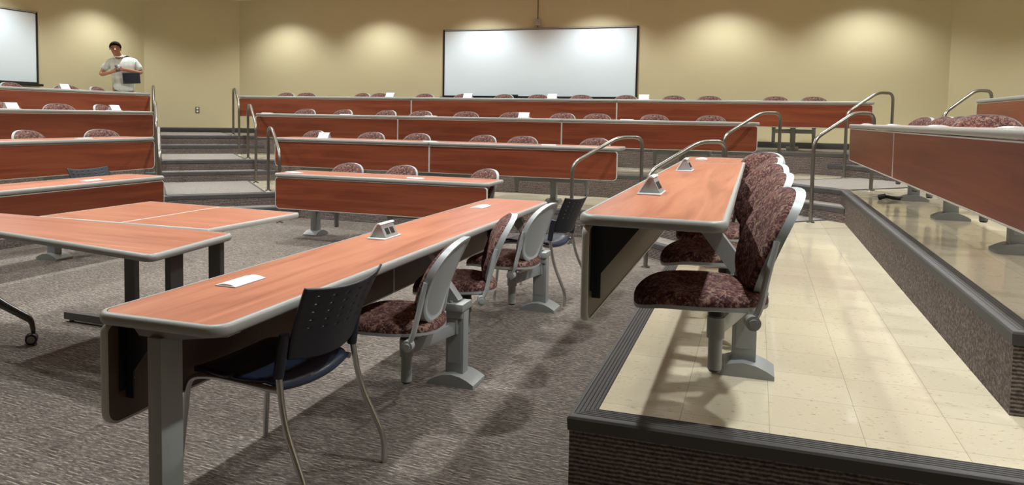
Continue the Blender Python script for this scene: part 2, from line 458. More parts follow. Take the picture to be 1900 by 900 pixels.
def desk(name, label, L, loc, rz, group, ends=(1, 1), peds=(), W_=.48, seams=(), post=None, gpost=None):
    r = thing(name, label, 'desk', loc, rz, group)
    rad = .055
    rr = [rad if ends[0] else 0, rad if ends[1] else 0, rad if ends[1] else 0, rad if ends[0] else 0]
    pts = outline(0, L, 0, W_, rr)
    bm = bmesh.new(); prism(bm, outline(.008, L-.008, .008, W_-.008, rr), 'z', .703, H-.0005); mk('worktop', bm, M_WOOD, r, smooth=False)
    bm = bmesh.new()
    prof = [(-.012, H+.001), (-.004, H+.0012), (-.0005, H-.002), (.0, H-.008), (0, .712), (-.004, .704), (-.012, .700)]
    e = .006
    prof = [(-.008, H+.0005), (-.003, H+.001), (.005, H-.001), (.010, H-.008), (.012, H-.018), (.010, .710), (.005, .703), (-.008, .701)]
    sweep2d(bm, outline(0, L, 0, W_, rr), prof, closed=True)
    mk('edge_band', bm, M_GREY, r, angle=60)
    # modesty panels
    cuts = [0]+list(seams)+[L]
    for i in range(len(cuts)-1):
        a, b = cuts[i], cuts[i+1]; fa = ends[0] and i == 0; fb = ends[1] and i == len(cuts)-2
        a += .012 if fa else .004; b -= .012 if fb else .004
        ra = .05 if fa else .012; rb = .05 if fb else .012
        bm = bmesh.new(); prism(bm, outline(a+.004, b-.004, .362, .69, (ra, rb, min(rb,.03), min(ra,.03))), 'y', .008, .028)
        p = mk('modesty_panel', bm, M_WOOD_SHADED, r, smooth=False)
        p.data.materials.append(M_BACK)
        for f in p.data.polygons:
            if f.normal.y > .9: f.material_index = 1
        bm = bmesh.new(); pr = [(-.006, .0055), (.001, .0055), (.004, .010), (.004, .026), (.001, .0305), (-.006, .0305)]
        sweep2d(bm, outline(a, b, .357, .694, (ra, rb, min(rb,.03), min(ra,.03))), pr, closed=True, mp=lambda x, y, z: (x, z, y))
        mk('panel_edge', bm, M_EDGE, p, angle=60)
    # black brackets inside the free ends
    for e_, x in ((ends[0], .09), (ends[1], L-.09)):
        if not e_: continue
        bm = bmesh.new(); prism(bm, [(.029, .70), (.20, .70), (.19, .685), (.060, .52), (.060, .43), (.029, .43)], 'x', x-.003, x+.003)
        box(bm, x-.03, x+.03, .029, .034, .46, .69); 
        br = mk('bracket', bm, M_BLACK, r, smooth=False)
        bm = bmesh.new()
        for z in (.49, .57, .65): cyl(bm, (x-.02, .034, z), (x-.02, .038, z), .006, 8)
        mk('bolt', bm, M_BOLT, br)
    for p_ in peds: pedestal(r, p_, .55)
    if post is not None:
        bm = bmesh.new(); box(bm, post[0]-.0475, post[0]+.0475, post[1]-.0, post[1]+.055, .02, .66, .004)
        lg = mk('leg', bm, M_METAL, r)
        bm = bmesh.new(); box(bm, post[0]-.07, post[0]+.07, post[1]-.10, post[1]+.30, 0, .03, .01); mk('foot', bm, M_METAL, lg)
        bm = bmesh.new(); prism(bm, [(post[1]-.09, .70), (post[1]+.30, .70), (post[1]+.30, .688), (post[1]+.09, .655), (post[1]-.05, .655)], 'x', post[0]-.03, post[0]+.03)
        mk('support_arm', bm, M_METAL, lg, smooth=False)
    return r

RZR, RZL = -PI/2, PI/2
# right wing: local x runs towards -Y from the far end, local y runs towards +X
d1 = desk('lecture_desk', 'long cherry desk on the carpet nearest the viewer, square leg at its near end', 5.48-1.80, (-2.00, 5.48, 0), RZR, None,
     peds=(5.48-5.08, 5.48-3.51), seams=(5.48-3.80,), post=(3.68-.095, .16))
d2a = desk('lecture_desk', 'near desk section on the first raised tier, with two pop-up power boxes', 5.95-2.475, (-.57, 5.95, T), RZR, 'right wing first tier desks', ends=(0,1), peds=(5.95-3.255, 5.95-4.83))
d2b = desk('lecture_desk', 'far short desk section on the first raised tier, beside the right handrail', .90, (-.57, 6.85, T), RZR, 'right wing first tier desks', ends=(1,0), peds=(.45,))
d3b = desk('lecture_desk', 'near long desk section on the second right tier, cut by the right frame edge', 5.94-3.0, (.94, 5.94, 2*T), RZR, 'right wing second tier desks', ends=(0,1), peds=(5.94-5.045, 5.94-3.5))
d3a = desk('lecture_desk', 'far desk section on the second right tier, ending beside the tall handrail', 8.62-5.94, (.94, 8.62, 2*T), RZR, 'right wing second tier desks', ends=(1,0), peds=(8.62-8.105, 8.62-6.633))
d4 = desk('lecture_desk', 'cherry desk on the highest right tier, at the upper right frame edge', 10.1-6.4, (2.475, 10.1, 3*T), RZR, None, peds=(.5, 2.0, 3.4))
# centre rows
c1 = desk('lecture_desk', 'short front desk of the centre block, standing on the carpet', 2.46, (-4.93, 6.71, 0), 0, None, peds=(.16, 1.63))
def row(name_, y, k, xs, peds, lbl):
    for i in range(len(xs)-1):
        a, b = xs[i], xs[i+1]
        desk('lecture_desk', lbl[i], b-a, (a, y, k*T), 0, name_, ends=(i == 0, i == len(xs)-2), peds=[p-a for p in peds if a < p < b])
row('second centre row desks', 8.37, 1, [-6.15, -3.87, -1.50], [-5.52, -3.94, -2.40],
    ['left desk section of the centre row on the first tier', 'right desk section of the centre row on the first tier'])
row('third centre row desks', 9.89, 2, [-7.62, -5.09, -2.57, .02], [-6.8, -5.35, -3.9, -2.5, -.97],
    ['left desk section of the centre row on the second tier', 'middle desk section of the centre row on the second tier', 'right desk section of the centre row on the second tier'])
row('back centre row desks', 11.43, 3, [-9.18, -5.63, -2.09, 1.55], [-8.37, -6.8, -5.35, -3.9, -2.45, -1.0, .52],
    ['left desk section of the topmost centre row below the tan wall', 'middle desk section of the topmost centre row below the whiteboard', 'right desk section of the topmost centre row, ending near the handrail'])
# left wing: local x runs towards +Y, local y towards -X
LW = [(-5.60, 5.88, 0, 3.3), (-7.06, 7.26, 1, 3.5), (-8.60, 8.83, 2, 3.7), (-10.13, 10.33, 3, 3.9)]
LWN = ['left wing desk standing on the carpet, black chair behind it', 'left wing desk on the first tier, second from the floor',
       'left wing desk on the second tier, third from the floor', 'left wing desk on the topmost tier, in front of the standing person']
for (x, ye, k, L), lb in zip(LW, LWN):
    pl = {0: (5.10,), 1: (6.57, 5.05), 2: (8.2, 7.4), 3: (9.5, 8.73)}[k]
    desk('lecture_desk', lb, L, (x, ye-L, k*T), RZL, 'left wing desks', peds=[p-(ye-L) for p in pl if p-(ye-L) > .2])

# ------------------------------------------------------------------ swing-arm chairs
def pad(bm, fn, tf, tb, n=40, rings=10, ex=2.5, front=(0,1,0)):
    """domed pad; fn(a,b)->centre point for a,b in the unit superellipse"""
    f = Vector(front)
    def P(r, th):
        c, s = math.cos(th), math.sin(th)
        a = math.copysign(abs(c)**(2/ex), c)*r; b = math.copysign(abs(s)**(2/ex), s)*r
        return Vector(fn(a, b))
    R = [[], []]
    for side, tfn in ((0, tf), (1, tb)):
        sg = 1 if side == 0 else -1
        c = bm.verts.new(P(0, 0)+f*tfn(0)*sg); R[side].append([c])
        for i in range(1, rings+1):
            r = 1-(1-i/rings)**1.7
            R[side].append([bm.verts.new(P(r, 2*PI*k/n)+f*tfn(r)*sg) for k in range(n)])
        for k in range(n): bm.faces.new((c, R[side][1][k], R[side][1][(k+1) % n]))
        for i in range(1, rings):
            A, B = R[side][i], R[side][i+1]
            for k in range(n): bm.faces.new((A[k], A[(k+1) % n], B[(k+1) % n], B[k]))
    A, B = R[0][-1], R[1][-1]
    for k in range(n): bm.faces.new((A[k], A[(k+1) % n], B[(k+1) % n], B[k]))
    return bm

def back_fn(sc=1.0, off=0.0):
    def fn(a, b):
        wdt = .208*(1+.11*b)*sc; x = a*wdt; z = .632+b*.192*sc
        v = (z-.44)/.40
        y = -.118-.110*v-.035*v*v + .038*(a*a)*(1-.15*b) - off
        return (x, y, z)
    return fn
def seat_fn(sc=1.0, dz=0.0):
    def fn(a, b):
        x = a*.235*sc*(1-.06*b*b); y = .065+b*.243*sc
        z = .425+dz + .012*a*a - (.030*max(0, b-.45)**2/.30 if b > .45 else 0)
        return (x, y, z)
    return fn
def make_chair():
    r = thing('swing_arm_chair', 'x', 'chair')
    bm = bmesh.new(); pad(bm, seat_fn(), lambda q: .040*(1-q**5)**.5+.002, lambda q: .012, front=(0,0,1))
    s = mk('seat', bm, M_FAB, r, angle=80)
    bm = bmesh.new(); pad(bm, seat_fn(1.0, -.020), lambda q: .010, lambda q: .016*(1-q**4)+.004, front=(0,0,1))
    box(bm, -.10, .10, -.10, .12, .375, .395, .01)
    mk('seat_shell', bm, M_FRAME, s, angle=50)
    bm = bmesh.new(); pad(bm, back_fn(), lambda q: .041*(1-q**5)**.5+.002, lambda q: .010)
    b = mk('backrest', bm, M_FAB, r, angle=80)
    def rim(q):
        t = max(0, (q-.86)/.14); return .008+.010*min(1, t*2.2)
    bm = bmesh.new(); pad(bm, back_fn(1.025, .014), lambda q: .006+.010*max(0, (q-.93)/.07), rim, rings=16)
    mk('back_shell', bm, M_SHELL, b, angle=60)
    for sx in (-1, 1):
        bm = bmesh.new()
        pts = fillet([(sx*.225, -.085, .375), (sx*.226, -.110, .43), (sx*.210, -.132, .54), (sx*.207, -.160, .66)], .05, 5)
        tube(bm, pts, .019, 10, .6)
        cyl(bm, (sx*.205, -.085, .378), (sx*.243, -.085, .378), .026, 18)
        cyl(bm, (sx*.243, -.085, .378), (sx*.249, -.085, .378), .015, 14)
        mk('back_bracket', bm, M_FRAME, r)
    bm = bmesh.new(); cyl(bm, (0,0,.135), (0,0,.345), .026, 18); sp = mk('swivel_post', bm, M_METAL, r)
    bm = bmesh.new(); cyl(bm, (0,0,.340), (0,0,.375), .031, 18); mk('swivel_collar', bm, M_BLACK, sp); bm = bmesh.new(); cyl(bm, (0,0,.125), (0,0,.136), .020, 14, .026); mk('end_cap', bm, M_BLACK, sp)
    # swing arm: from the post to the desk pedestal, .43 long, along local +X of its own object
    bm = bmesh.new(); box(bm, .0, .395, -.020, .020, .262, .325, .008); cyl(bm, (0,0,.255), (0,0,.335), .033, 18); cyl(bm, (.43,0,.262), (.43,0,.345), .040, 18)
    box(bm, .38, .43, -.028, .028, .262, .345, .006)
    mk('swing_arm', bm, M_METAL, r)
    return r
chair0 = make_chair(); used = []
def chair(post, ang, ped, z, label, group, exact=False):
    """post/ped (x,y); ang = facing, 0 = +Y; the arm is turned to its pedestal"""
    px, py = ped; v = Vector((post[0]-px, post[1]-py)); ln = v.length if exact else .43; v = v.normalized()*ln
    loc = (px+v.x, py+v.y, z)
    if not used:
        used.append(1); r = chair0; r.location = loc; r.rotation_euler = (0,0,ang); r['label'] = label; r['group'] = group
    else: r = dup(chair0, label, group, loc, ang)
    for c in r.children:
        if c.name.startswith('swing_arm'): c.rotation_euler = (0,0, math.atan2(-v.y, -v.x)-ang); c.scale.x = ln/.43
    return r
R_ = math.radians
# floor row of the right wing
G = 'swing-arm chairs at the long carpet desk'
chair((-1.53, 3.10), R_(97), (-1.45, 3.51), 0, 'maroon patterned swing-arm chair at the long carpet desk, nearest one, grey back shell showing', G)
chair((-1.57, 3.93), R_(112), (-1.45, 3.51), 0, 'middle maroon swing-arm chair at the long carpet desk, seen edge-on', G)
chair((-1.53, 4.66), R_(86), (-1.45, 5.08), 0, 'farthest maroon swing-arm chair at the long carpet desk, grey back shell showing', G)
G = 'swing-arm chairs on the first right tier'
for i, (y, a, py, lb) in enumerate([(2.84, 102, 3.255, 'nearest maroon patterned chair on the first right tier, whole seat in view'),
        (3.66, 102, 3.255, 'second nearest maroon chair on the first right tier, just behind the nearest'),
        (4.42, 116, 4.83, 'third maroon chair from the front on the first right tier'),
        (5.24, 103, 4.83, 'fourth maroon chair from the front on the first right tier'),
        (6.00, 140, 6.40, 'farthest maroon chair on the first right tier, turned towards the viewer')]):
    chair((-.12 if i != 4 else -.08, y), R_(a), (-.02, py), T, lb, G)
G = 'swing-arm chairs on the second right tier'
for y, a, py, lb in [(8.52, 110, 8.105, 'farthest chair on the second right tier, its top above the desk edge'),
        (7.68, 108, 8.105, 'second farthest chair on the second right tier, below the short handrail'),
        (7.05, 110, 6.633, 'third farthest chair on the second right tier'),
        (5.46, 168, 5.045, 'chair turned towards the viewer on the second right tier, at the right frame edge')]:
    chair((1.42, y), R_(a), (1.49, py), 2*T, lb, G)
ORD = ['first', 'second', 'third', 'fourth', 'fifth', 'sixth', 'seventh', 'eighth', 'ninth', 'tenth', 'eleventh', 'twelfth', 'thirteenth', 'fourteenth']
def crow(y, k, xs, peds, nm, grp):
    for i, x in enumerate(xs):
        p = min(peds, key=lambda q: abs(q-x)); dx = max(-.42, min(.42, x-p))
        dx = x-p
        a = 180 + random.uniform(-14, 14)
        if nm == 'front' and i == 2: a = 180-28
        chair((x, y+.46), R_(a), (p, y+.55), k*T, 'maroon patterned chair in the %s centre row, %s from the left' % (nm, ORD[i]), grp, True)
crow(6.71, 0, [-4.44, -3.77, -2.84], [-4.77, -3.30], 'front', 'front centre row chairs')
crow(8.37, 1, [-6.01, -5.05, -4.37, -3.45, -2.86, -1.96], [-5.52, -3.94, -2.40], 'second', 'second centre row chairs')
crow(9.89, 2, [-7.15, -6.47, -5.68, -5.04, -4.23, -3.57, -2.76, -2.2, -1.34, -.6], [-6.8, -5.35, -3.9, -2.5, -.97], 'third', 'third centre row chairs')
crow(11.43, 3, [-8.63, -8.11, -7.01, -6.55, -5.72, -4.99, -4.23, -3.59, -2.78, -2.1, -1.28, -.72, .24, .81], [-8.37, -6.8, -5.35, -3.9, -2.45, -1.0, .52], 'top', 'top centre row chairs')
def lrow(x, k, ys, peds, nm):
    for i, y in enumerate(ys):
        p = min(peds, key=lambda q: abs(q-y)); dy = max(-.42, min(.42, y-p))
        a = -90 + [6, -22, 14][i % 3]
        chair((x-.46, y), R_(a), (x-.55, p), k*T, 'maroon chair in the left wing %s row, %s from the left frame edge' % (nm, ORD[i]), 'left wing chairs', True)
lrow(-7.06, 1, [6.14, 7.00], [6.57, 5.05], 'second')
lrow(-8.60, 2, [7.08, 7.71, 8.58], [7.4, 8.2], 'third')
lrow(-10.13, 3, [8.32, 9.14, 9.89], [9.5, 8.73], 'top')

# ------------------------------------------------------------------ black four-leg chairs
def make_black(label, loc, rz, seatmat):
    r = thing('stacking_chair', label, 'chair', loc, rz, 'black stacking chairs')
    # seat: curved sheet, local facing +Y
    bm = bmesh.new(); nu, nv = 20, 16; V = []
    for j in range(nv+1):
        b = j/nv; y = -.21+.44*b; rowv = []
        wd = .215-.02*(abs(b-.5)*2)**4
        for i in range(nu+1):
            a = -1+2*i/nu
            z = .440 + .016*a*a - .014*math.sin(b*PI) - .05*max(0, b-.82)**1.5/.08*.35 - .030*(max(0, .14-b)/.14)**2
            rowv.append(bm.verts.new((a*wd, y - (.02*a*a if b > .5 else -.02*a*a), z)))
        V.append(rowv)
    for j in range(nv):
        for i in range(nu): bm.faces.new((V[j][i], V[j][i+1], V[j+1][i+1], V[j+1][i]))
    s = mk('seat', bm, seatmat, r, angle=80); md = s.modifiers.new('solid', 'SOLIDIFY'); md.thickness = .018; md.offset = 0
    # back: perforated sheet
    bm = bmesh.new(); nu, nv = 34, 44; V = []
    for j in range(nv+1):
        b = j/nv; z = .535+.245*b; rowv = []
        wd = .196+.039*b
        for i in range(nu+1):
            a = -1+2*i/nu
            zz = z + .022*a*a*b - (.018*(1-a*a) if b == 0 else .018*(1-a*a)*(1-b))
            y = -.215 - .075*b - .03*b*b - .045*(1-a*a) + .0
            rowv.append(bm.verts.new((a*wd, y, zz)))
        V.append(rowv)
    for j in range(nv):
        for i in range(nu):
            if j >= 18 and (j-18) % 5 == 1 and 3 <= i <= 30 and (i-3-((j-18)//5 % 2)*0) % 5 == 1: continue
            bm.faces.new((V[j][i], V[j][i+1], V[j+1][i+1], V[j+1][i]))
    b_ = mk('backrest', bm, M_CHBLK, r, angle=80); md = b_.modifiers.new('solid', 'SOLIDIFY'); md.thickness = .009; md.offset = 0
    for sx in (-1, 1):
        bm = bmesh.new(); tube(bm, [(sx*.218, -.195, .475), (sx*.216, -.208, .56), (sx*.216, -.222, .63)], .019, 12); 
        mk('back_sleeve', bm, M_CHBLK, b_)
        bm = bmesh.new()
        tube(bm, fillet([(sx*.243, -.335, 0), (sx*.243, -.335, .10), (sx*.226, -.225, .32), (sx*.218, -.195, .50)], .10, 7), .0115, 12)
        mk('leg', bm, M_CHROME, r)
        bm = bmesh.new()
        tube(bm, fillet([(sx*.235, .255, 0), (sx*.215, .215, .42), (sx*.205, .10, .432), (sx*.212, -.19, .425)], .05, 6), .0115, 12)
        mk('leg', bm, M_CHROME, r)
    bm = bmesh.new(); tube(bm, [(-.21, .05, .425), (.21, .05, .425)], .009, 8); tube(bm, [(-.215, -.15, .425), (.215, -.15, .425)], .009, 8); mk('crossbar', bm, M_CHROME, r)
    return r
make_black('black perforated plastic chair on chrome legs in the foreground at the long carpet desk', (-1.72, 2.35, 0), R_(86), M_CHBLUE)
make_black('black perforated chair at the far end of the long carpet desk', (-1.60, 5.50, 0), R_(82), M_CHBLUE)
make_black('dark chair behind the left wing carpet desk, only its back showing', (-6.12, 5.72, 0), R_(-92), M_CHBLUE)

# ------------------------------------------------------------------ desk power units
def popup_mesh():
    r = thing('power_box', 'x', 'power outlet')
    bm = bmesh.new(); box(bm, -.052, .052, -.098, .098, 0, .006, .002); mk('base_plate', bm, M_COVER, r)
    bm = bmesh.new(); pts = [(-.045, .006), (-.008, .068), (-.002, .074), (.008, .074), (.014, .068), (.046, .006)]
    prism(bm, pts, 'y', -.07, .07); h_ = mk('housing', bm, M_METAL, r, smooth=False)
    bm = bmesh.new()
    pts = [(-.050, .008), (-.010, .074), (-.003, .080), (.012, .080), (.018, .074), (.012, .073), (-.006, .073)]
    prism(bm, [(-.052, .006), (-.011, .074), (-.003, .081), (.011, .081), (.018, .075), (.014, .072), (.006, .075), (-.002, .075), (-.007, .070), (-.046, .006)], 'y', -.078, .078)
    mk('lid', bm, M_COVER, h_, smooth=False)
    bm = bmesh.new()
    d = Vector((.014-.046, .068-.006)).normalized(); n_ = Vector((d.y, -d.x))
    for y0 in (-.045, .008):
        a = Vector((.046, .006))+d*.018; b = a+d*.034
        prism(bm, [tuple(a-n_*.001), tuple(b-n_*.001), tuple(b+n_*.002), tuple(a+n_*.002)], 'y', y0, y0+.037)
    mk('socket', bm, M_BLACK, h_, smooth=False)
    return r
pb0 = popup_mesh(); pbu = []
def popup(loc, rz, label, group='raised pop-up power boxes'):
    if not pbu:
        pbu.append(1); pb0.location = loc; pb0.rotation_euler = (0,0,rz); pb0['label'] = label; pb0['group'] = group; return pb0
    return dup(pb0, label, group, loc, rz)
bm = bmesh.new()
box(bm, -.046, .046, -.09, .09, 0, .004, .0015)
prism(bm, [(-.040, .004), (-.02, .0095), (0, .011), (.02, .0095), (.040, .004)], 'y', -.086, .086)
pl0 = mk('power_cover', bm, M_COVER, angle=20); plu = []
def plate(loc, rz, label, group='closed flat power covers'):
    o = pl0 if not plu else pl0.copy()
    if plu: COL.objects.link(o)
    plu.append(1); o.location = loc; o.rotation_euler = (0,0,rz); return tag(o, label, 'power outlet', group)
plate((-1.853, 2.32, H), 0, 'flat pale power cover on the near end of the long carpet desk')
plate((-1.862, 4.92, H), 0, 'flat pale power cover on the far end of the long carpet desk')
popup((-1.860, 3.475, H), 0, 'open pop-up power box in the middle of the long carpet desk')
popup((-.44, 3.33, T+H), 0, 'larger pop-up power box at the near end of the first tier desk')
popup((-.44, 4.95, T+H), 0, 'second pop-up power box farther along the first tier desk')
plate((-.44, 6.45, T+H), 0, 'flat pale power cover at the far end of the first tier desk')
for x, lb in ((-4.78, 'left'), (-3.32, 'right')): plate((x, 6.86, H), PI/2, 'flat power cover on the %s half of the front centre desk' % lb)
popup((-5.46, 8.52, T+H), PI/2, 'raised power box on the left desk of the second centre row')
for x, lb in ((-3.92, 'near the panel seam'), (-2.36, 'near the right end')): plate((x, 8.52, T+H), PI/2, 'flat power cover on the second centre row, %s' % lb)
for x, lb in ((-7.5, 'leftmost'), (-6.06, 'second from left'), (-4.62, 'third from left'), (-1.69, 'rightmost')): plate((x, 10.04, 2*T+H), PI/2, 'flat power cover on the third centre row, %s' % lb)
popup((-3.16, 10.04, 2*T+H), PI/2, 'raised power box on the third centre row, near the middle')
for x, lb in ((-6.10, 'leftmost'), (-4.64, 'second from left'), (-3.17, 'third from left'), (-1.69, 'rightmost')): popup((x, 11.58, 3*T+H), PI/2, 'raised power box on the topmost centre row, %s' % lb)
popup((-10.28, 8.74, 3*T+H), 0+PI, 'raised power box on the topmost left wing desk')
for y, lb in ((6.70, 'at the left frame edge'), (8.24, 'near its right end')): popup((-8.75, y, 2*T+H), PI, 'raised power box on the third left wing desk, %s' % lb)
plate((-7.2, 6.36, T+H), 0, 'flat power cover on the second left wing desk'); plate((-5.76, 5.16, H), 0, 'flat power cover on the left wing carpet desk')
for y, lb in ((8.40, 'farthest'), (6.85, 'second farthest'), (5.25, 'third farthest'), (3.80, 'nearest')): plate((1.08, y, 2*T+H), 0, 'flat power cover on the second right tier desk, %s' % lb)

# ------------------------------------------------------------------ handrails
def rail(k, c, s, label):
    """k = lower level (0..2), c = 4.05 wing side or 5.97 centre side, s = -1 left aisle, 1 right aisle"""
    Dl = 9.75+3.06*k; Du = Dl+1.32
    def Q(D, z): return Vector((UC+s*(D-c)/2, (D+c)/2, z))
    z0, z1 = k*T, (k+1)*T
    org = Q(Dl, z0)
    P = [Q(Dl, z0), Q(Dl, z0+.89), Q(Du-.46, z1+.865), Q(Du, z1+.865), Q(Du, z1)]
    P = [p-org for p in P]
    r = thing('handrail', label, 'handrail', org, 0, 'steel handrails')
    a = fillet([P[0], P[1], P[2], P[3], P[4]], .11, 7)
    bm = bmesh.new(); tube(bm, a, .0205, 14); mk('rail_tube', bm, M_RAIL, r)
    for p in (P[0], P[4]):
        bm = bmesh.new(); cyl(bm, p+Vector((0,0,.0)), p+Vector((0,0,.012)), .042, 20, .038); mk('floor_flange', bm, M_RAIL, r)
    return r
side = {(-1, 4.05): 'left aisle, left side', (-1, 5.97): 'left aisle, right side', (1, 5.97): 'right aisle, left side', (1, 4.05): 'right aisle, right side'}
lev = ['from the carpet to the first tier', 'from the first to the second tier', 'from the second to the top tier']
for s in (-1, 1):
    for c in (4.05, 5.97):
        for k in range(3): rail(k, c, s, 'steel handrail %s, %s' % (lev[k], side[(s, c)]))

# ------------------------------------------------------------------ loose training tables in the middle
def loose_table(label, poly, loc, rad, thick, legs, edge_mat, edge_out, z=H, feet=True):
    """poly: world corner points counter-clockwise"""
    r = thing('training_table', label, 'table', loc, 0, 'loose tables in the middle')
    P = [Vector((p[0]-loc[0], p[1]-loc[1])) for p in poly]
    out = []
    n = len(P)
    for i in range(n):
        a, b, c = P[i-1], P[i], P[(i+1) % n]
        if rad <= .004: out.append(tuple(b)); continue
        p = b+(a-b).normalized()*rad; q = b+(c-b).normalized()*rad
        for k in range(7):
            t = k/6; v = (1-t)**2*p+2*t*(1-t)*b+t*t*q; out.append((v.x, v.y))
    bm = bmesh.new(); prism(bm, out, 'z', z-thick+.002, z); mk('worktop', bm, M_WOOD, r, smooth=False)
    t = thick; e = edge_out
    prof = [(-.004, z+.0008), (0, z+.0012), (e*.5, z), (e, z-t*.35), (e, z-t*.65), (e*.5, z-t), (-.004, z-t-.001)]
    bm = bmesh.new(); sweep2d(bm, out, prof, closed=True); mk('edge_band', bm, edge_mat, r, angle=60)
    for (x, y, dx, dy, l0, l1) in legs:
        x -= loc[0]; y -= loc[1]; d = Vector((dx, dy)).normalized(); n_ = Vector((-d.y, d.x))
        bm = bmesh.new(); q = [Vector((x, y))+d*a*.042+n_*b*.018 for a, b in ((-1,-1), (1,-1), (1,1), (-1,1))]
        prism(bm, [tuple(p) for p in q], 'z', .03, z-thick); lg = mk('leg', bm, M_LEGD, r, smooth=False)
        bm = bmesh.new(); q = [Vector((x, y))+d*a+n_*b*.025 for a, b in ((-l0,-1), (l1,-1), (l1,1), (-l0,1))]
        prism(bm, [tuple(p) for p in q], 'z', .018, .064)
        for a in (-l0+.04, l1-.04): cyl(bm, (x+d.x*a, y+d.y*a, 0), (x+d.x*a, y+d.y*a, .02), .014, 12)
        mk('foot', bm, M_LEGD, lg, smooth=False)
    return r
tA = loose_table('wide loose table with a thick grey rounded edge, nearest of the loose tables', [(-4.9, 3.00), (-2.57, 2.605), (-2.65, 3.245), (-4.08, 3.285), (-4.9, 3.29)], (-3.6, 2.95, 0), .045, .034,
    [(-2.76, 2.95, 0, 1, .28, .28)], M_GREY, .013)
tB = loose_table('loose table with a flat pale edge, right one of the two behind', [(-3.462, 3.300), (-2.858, 3.305), (-2.822, 4.09), (-3.458, 4.125)], (-3.15, 3.7, 0), .004, .030,
    [(-3.07, 3.62, 1, 0, .40, .36)], M_EDGE, .004)
tC = loose_table('loose table with a flat pale edge, left one of the two behind', [(-4.085, 3.295), (-3.470, 3.300), (-3.466, 4.125), (-4.095, 4.155)], (-3.8, 3.7, 0), .004, .030,
    [(-3.70, 3.60, 1, -.03, .56, .26)], M_EDGE, .004)
# curved caster legs of the nearest loose table
def caster_leg(parent, org, pts, rs):
    bm = bmesh.new(); P = fillet(pts, .08, 6); n = len(P)
    R = [rs[0]+(rs[1]-rs[0])*i/(n-1) for i in range(n)]
    tube(bm, [Vector(p)-Vector(org) for p in P], .02, 12, .8, R); lg = mk('curved_leg', bm, M_LEGD, parent)
    e = Vector(pts[-1])-Vector(org)
    bm = bmesh.new(); cyl(bm, e+Vector((.006, -.012, -.045)), e+Vector((.024, -.035, -.045)), .031, 24); cyl(bm, e+Vector((-.024, .012, -.045)), e+Vector((-.006, -.010, -.045)), .031, 24)
    cyl(bm, e+Vector((0,0,-.03)), e+Vector((0,0,.01)), .011, 10); cyl(bm, e+Vector((.0,0,-.045)), e+Vector((.012,-.02,-.045)), .012, 12)
    w_ = mk('caster', bm, M_BLACK, lg)
    bm = bmesh.new(); d = Vector((.018,-.023,0)).normalized(); c = e+Vector((.024,-.035,-.045)); cyl(bm, c, c+d*.003, .021, 20); mk('hub', bm, M_GREY, lg)
caster_leg(tA, (-3.6, 2.95, 0), [(-4.75, 3.14, .70), (-4.70, 3.14, .44), (-4.27, 3.17, .225), (-4.04, 3.19, .140), (-4.025, 3.19, .077)], (.042, .015))

# ------------------------------------------------------------------ whiteboards
def board(label, a, b, z0, z1, nrm, loc):
    """a,b world xy ends along the wall face, nrm into the room"""
    r = thing('whiteboard', label, 'whiteboard', loc, math.atan2(b[1]-a[1], b[0]-a[0]))
    L = (Vector(b)-Vector(a)).length; hh = z1-z0
    # local x along the board, local -y into the room
    bm = bmesh.new(); box(bm, .02, L-.02, -.014, -.004, .02, hh-.02); mk('writing_surface', bm, M_WHITEB, r, smooth=False)
    bm = bmesh.new(); f = .032
    box(bm, 0, f, -.024, 0, 0, hh, .003); box(bm, L-f, L, -.024, 0, 0, hh, .003); box(bm, f, L-f, -.022, 0, 0, f); box(bm, f, L-f, -.022, 0, hh-f, hh)
    fr = mk('frame', bm, M_BFRAME, r, smooth=False)
    bm = bmesh.new(); box(bm, f, L-f, -.030, -.022, hh-.022, hh-.004, .002); mk('map_rail', bm, M_GREY, fr, smooth=False)
    bm = bmesh.new(); box(bm, -.03, L+.03, -.095, -.002, -.035, .004, .006); mk('tray', bm, M_BFRAME, r, smooth=False)
    return r
board('large whiteboard with black frame centred on the tan back wall', (-5.73, 13.0), (-2.02, 13.0), 1.745, 3.02, (0,-1), (-5.73, 12.999, 1.745))
board('whiteboard on the left wing wall, cut by the left frame edge', (-11.67, 5.77), (-11.67, 9.43), 1.80, 3.02, (1,0), (-11.669, 5.77, 1.80))
bm = bmesh.new(); box(bm, 0, .13, -.03, .02, 0, .05, .006)
o = mk('board_eraser', bm, M_BLACK); o.location = (-4.33, 12.93, 1.752); tag(o, 'black felt eraser on the tray of the large whiteboard', 'eraser')

# wall outlet and junction box
r = thing('wall_outlet', 'duplex outlet low on the angled left wall above the baseboard', 'wall outlet', (-10.98, 12.415, 1.36), R_(45))
bm = bmesh.new(); box(bm, -.04, .04, -.008, 0, 0, .12, .003); mk('cover_plate', bm, mat('brown_cover_plate', (.12,.10,.07), .4), r)
for z in (.03, .09):
    bm = bmesh.new(); cyl(bm, (0,-.008,z), (0,-.011,z), .020, 16); mk('socket', bm, M_COVER, r)
r = thing('junction_box', 'small square box with a thin conduit above the large whiteboard', 'junction box', (-3.865, 13.0, 3.06))
bm = bmesh.new(); box(bm, -.06, .06, -.045, 0, 0, .115, .005); mk('cover', bm, mat('box_grey', (.36,.33,.28), .5), r)
bm = bmesh.new(); tube(bm, [(0,-.012,.115), (0,-.012,CEIL-3.061)], .007, 8); tube(bm, [(0,-.012,-.035), (0,-.012,.0)], .006, 8); mk('conduit', bm, mat('conduit_brown', (.10,.075,.04), .5), r)

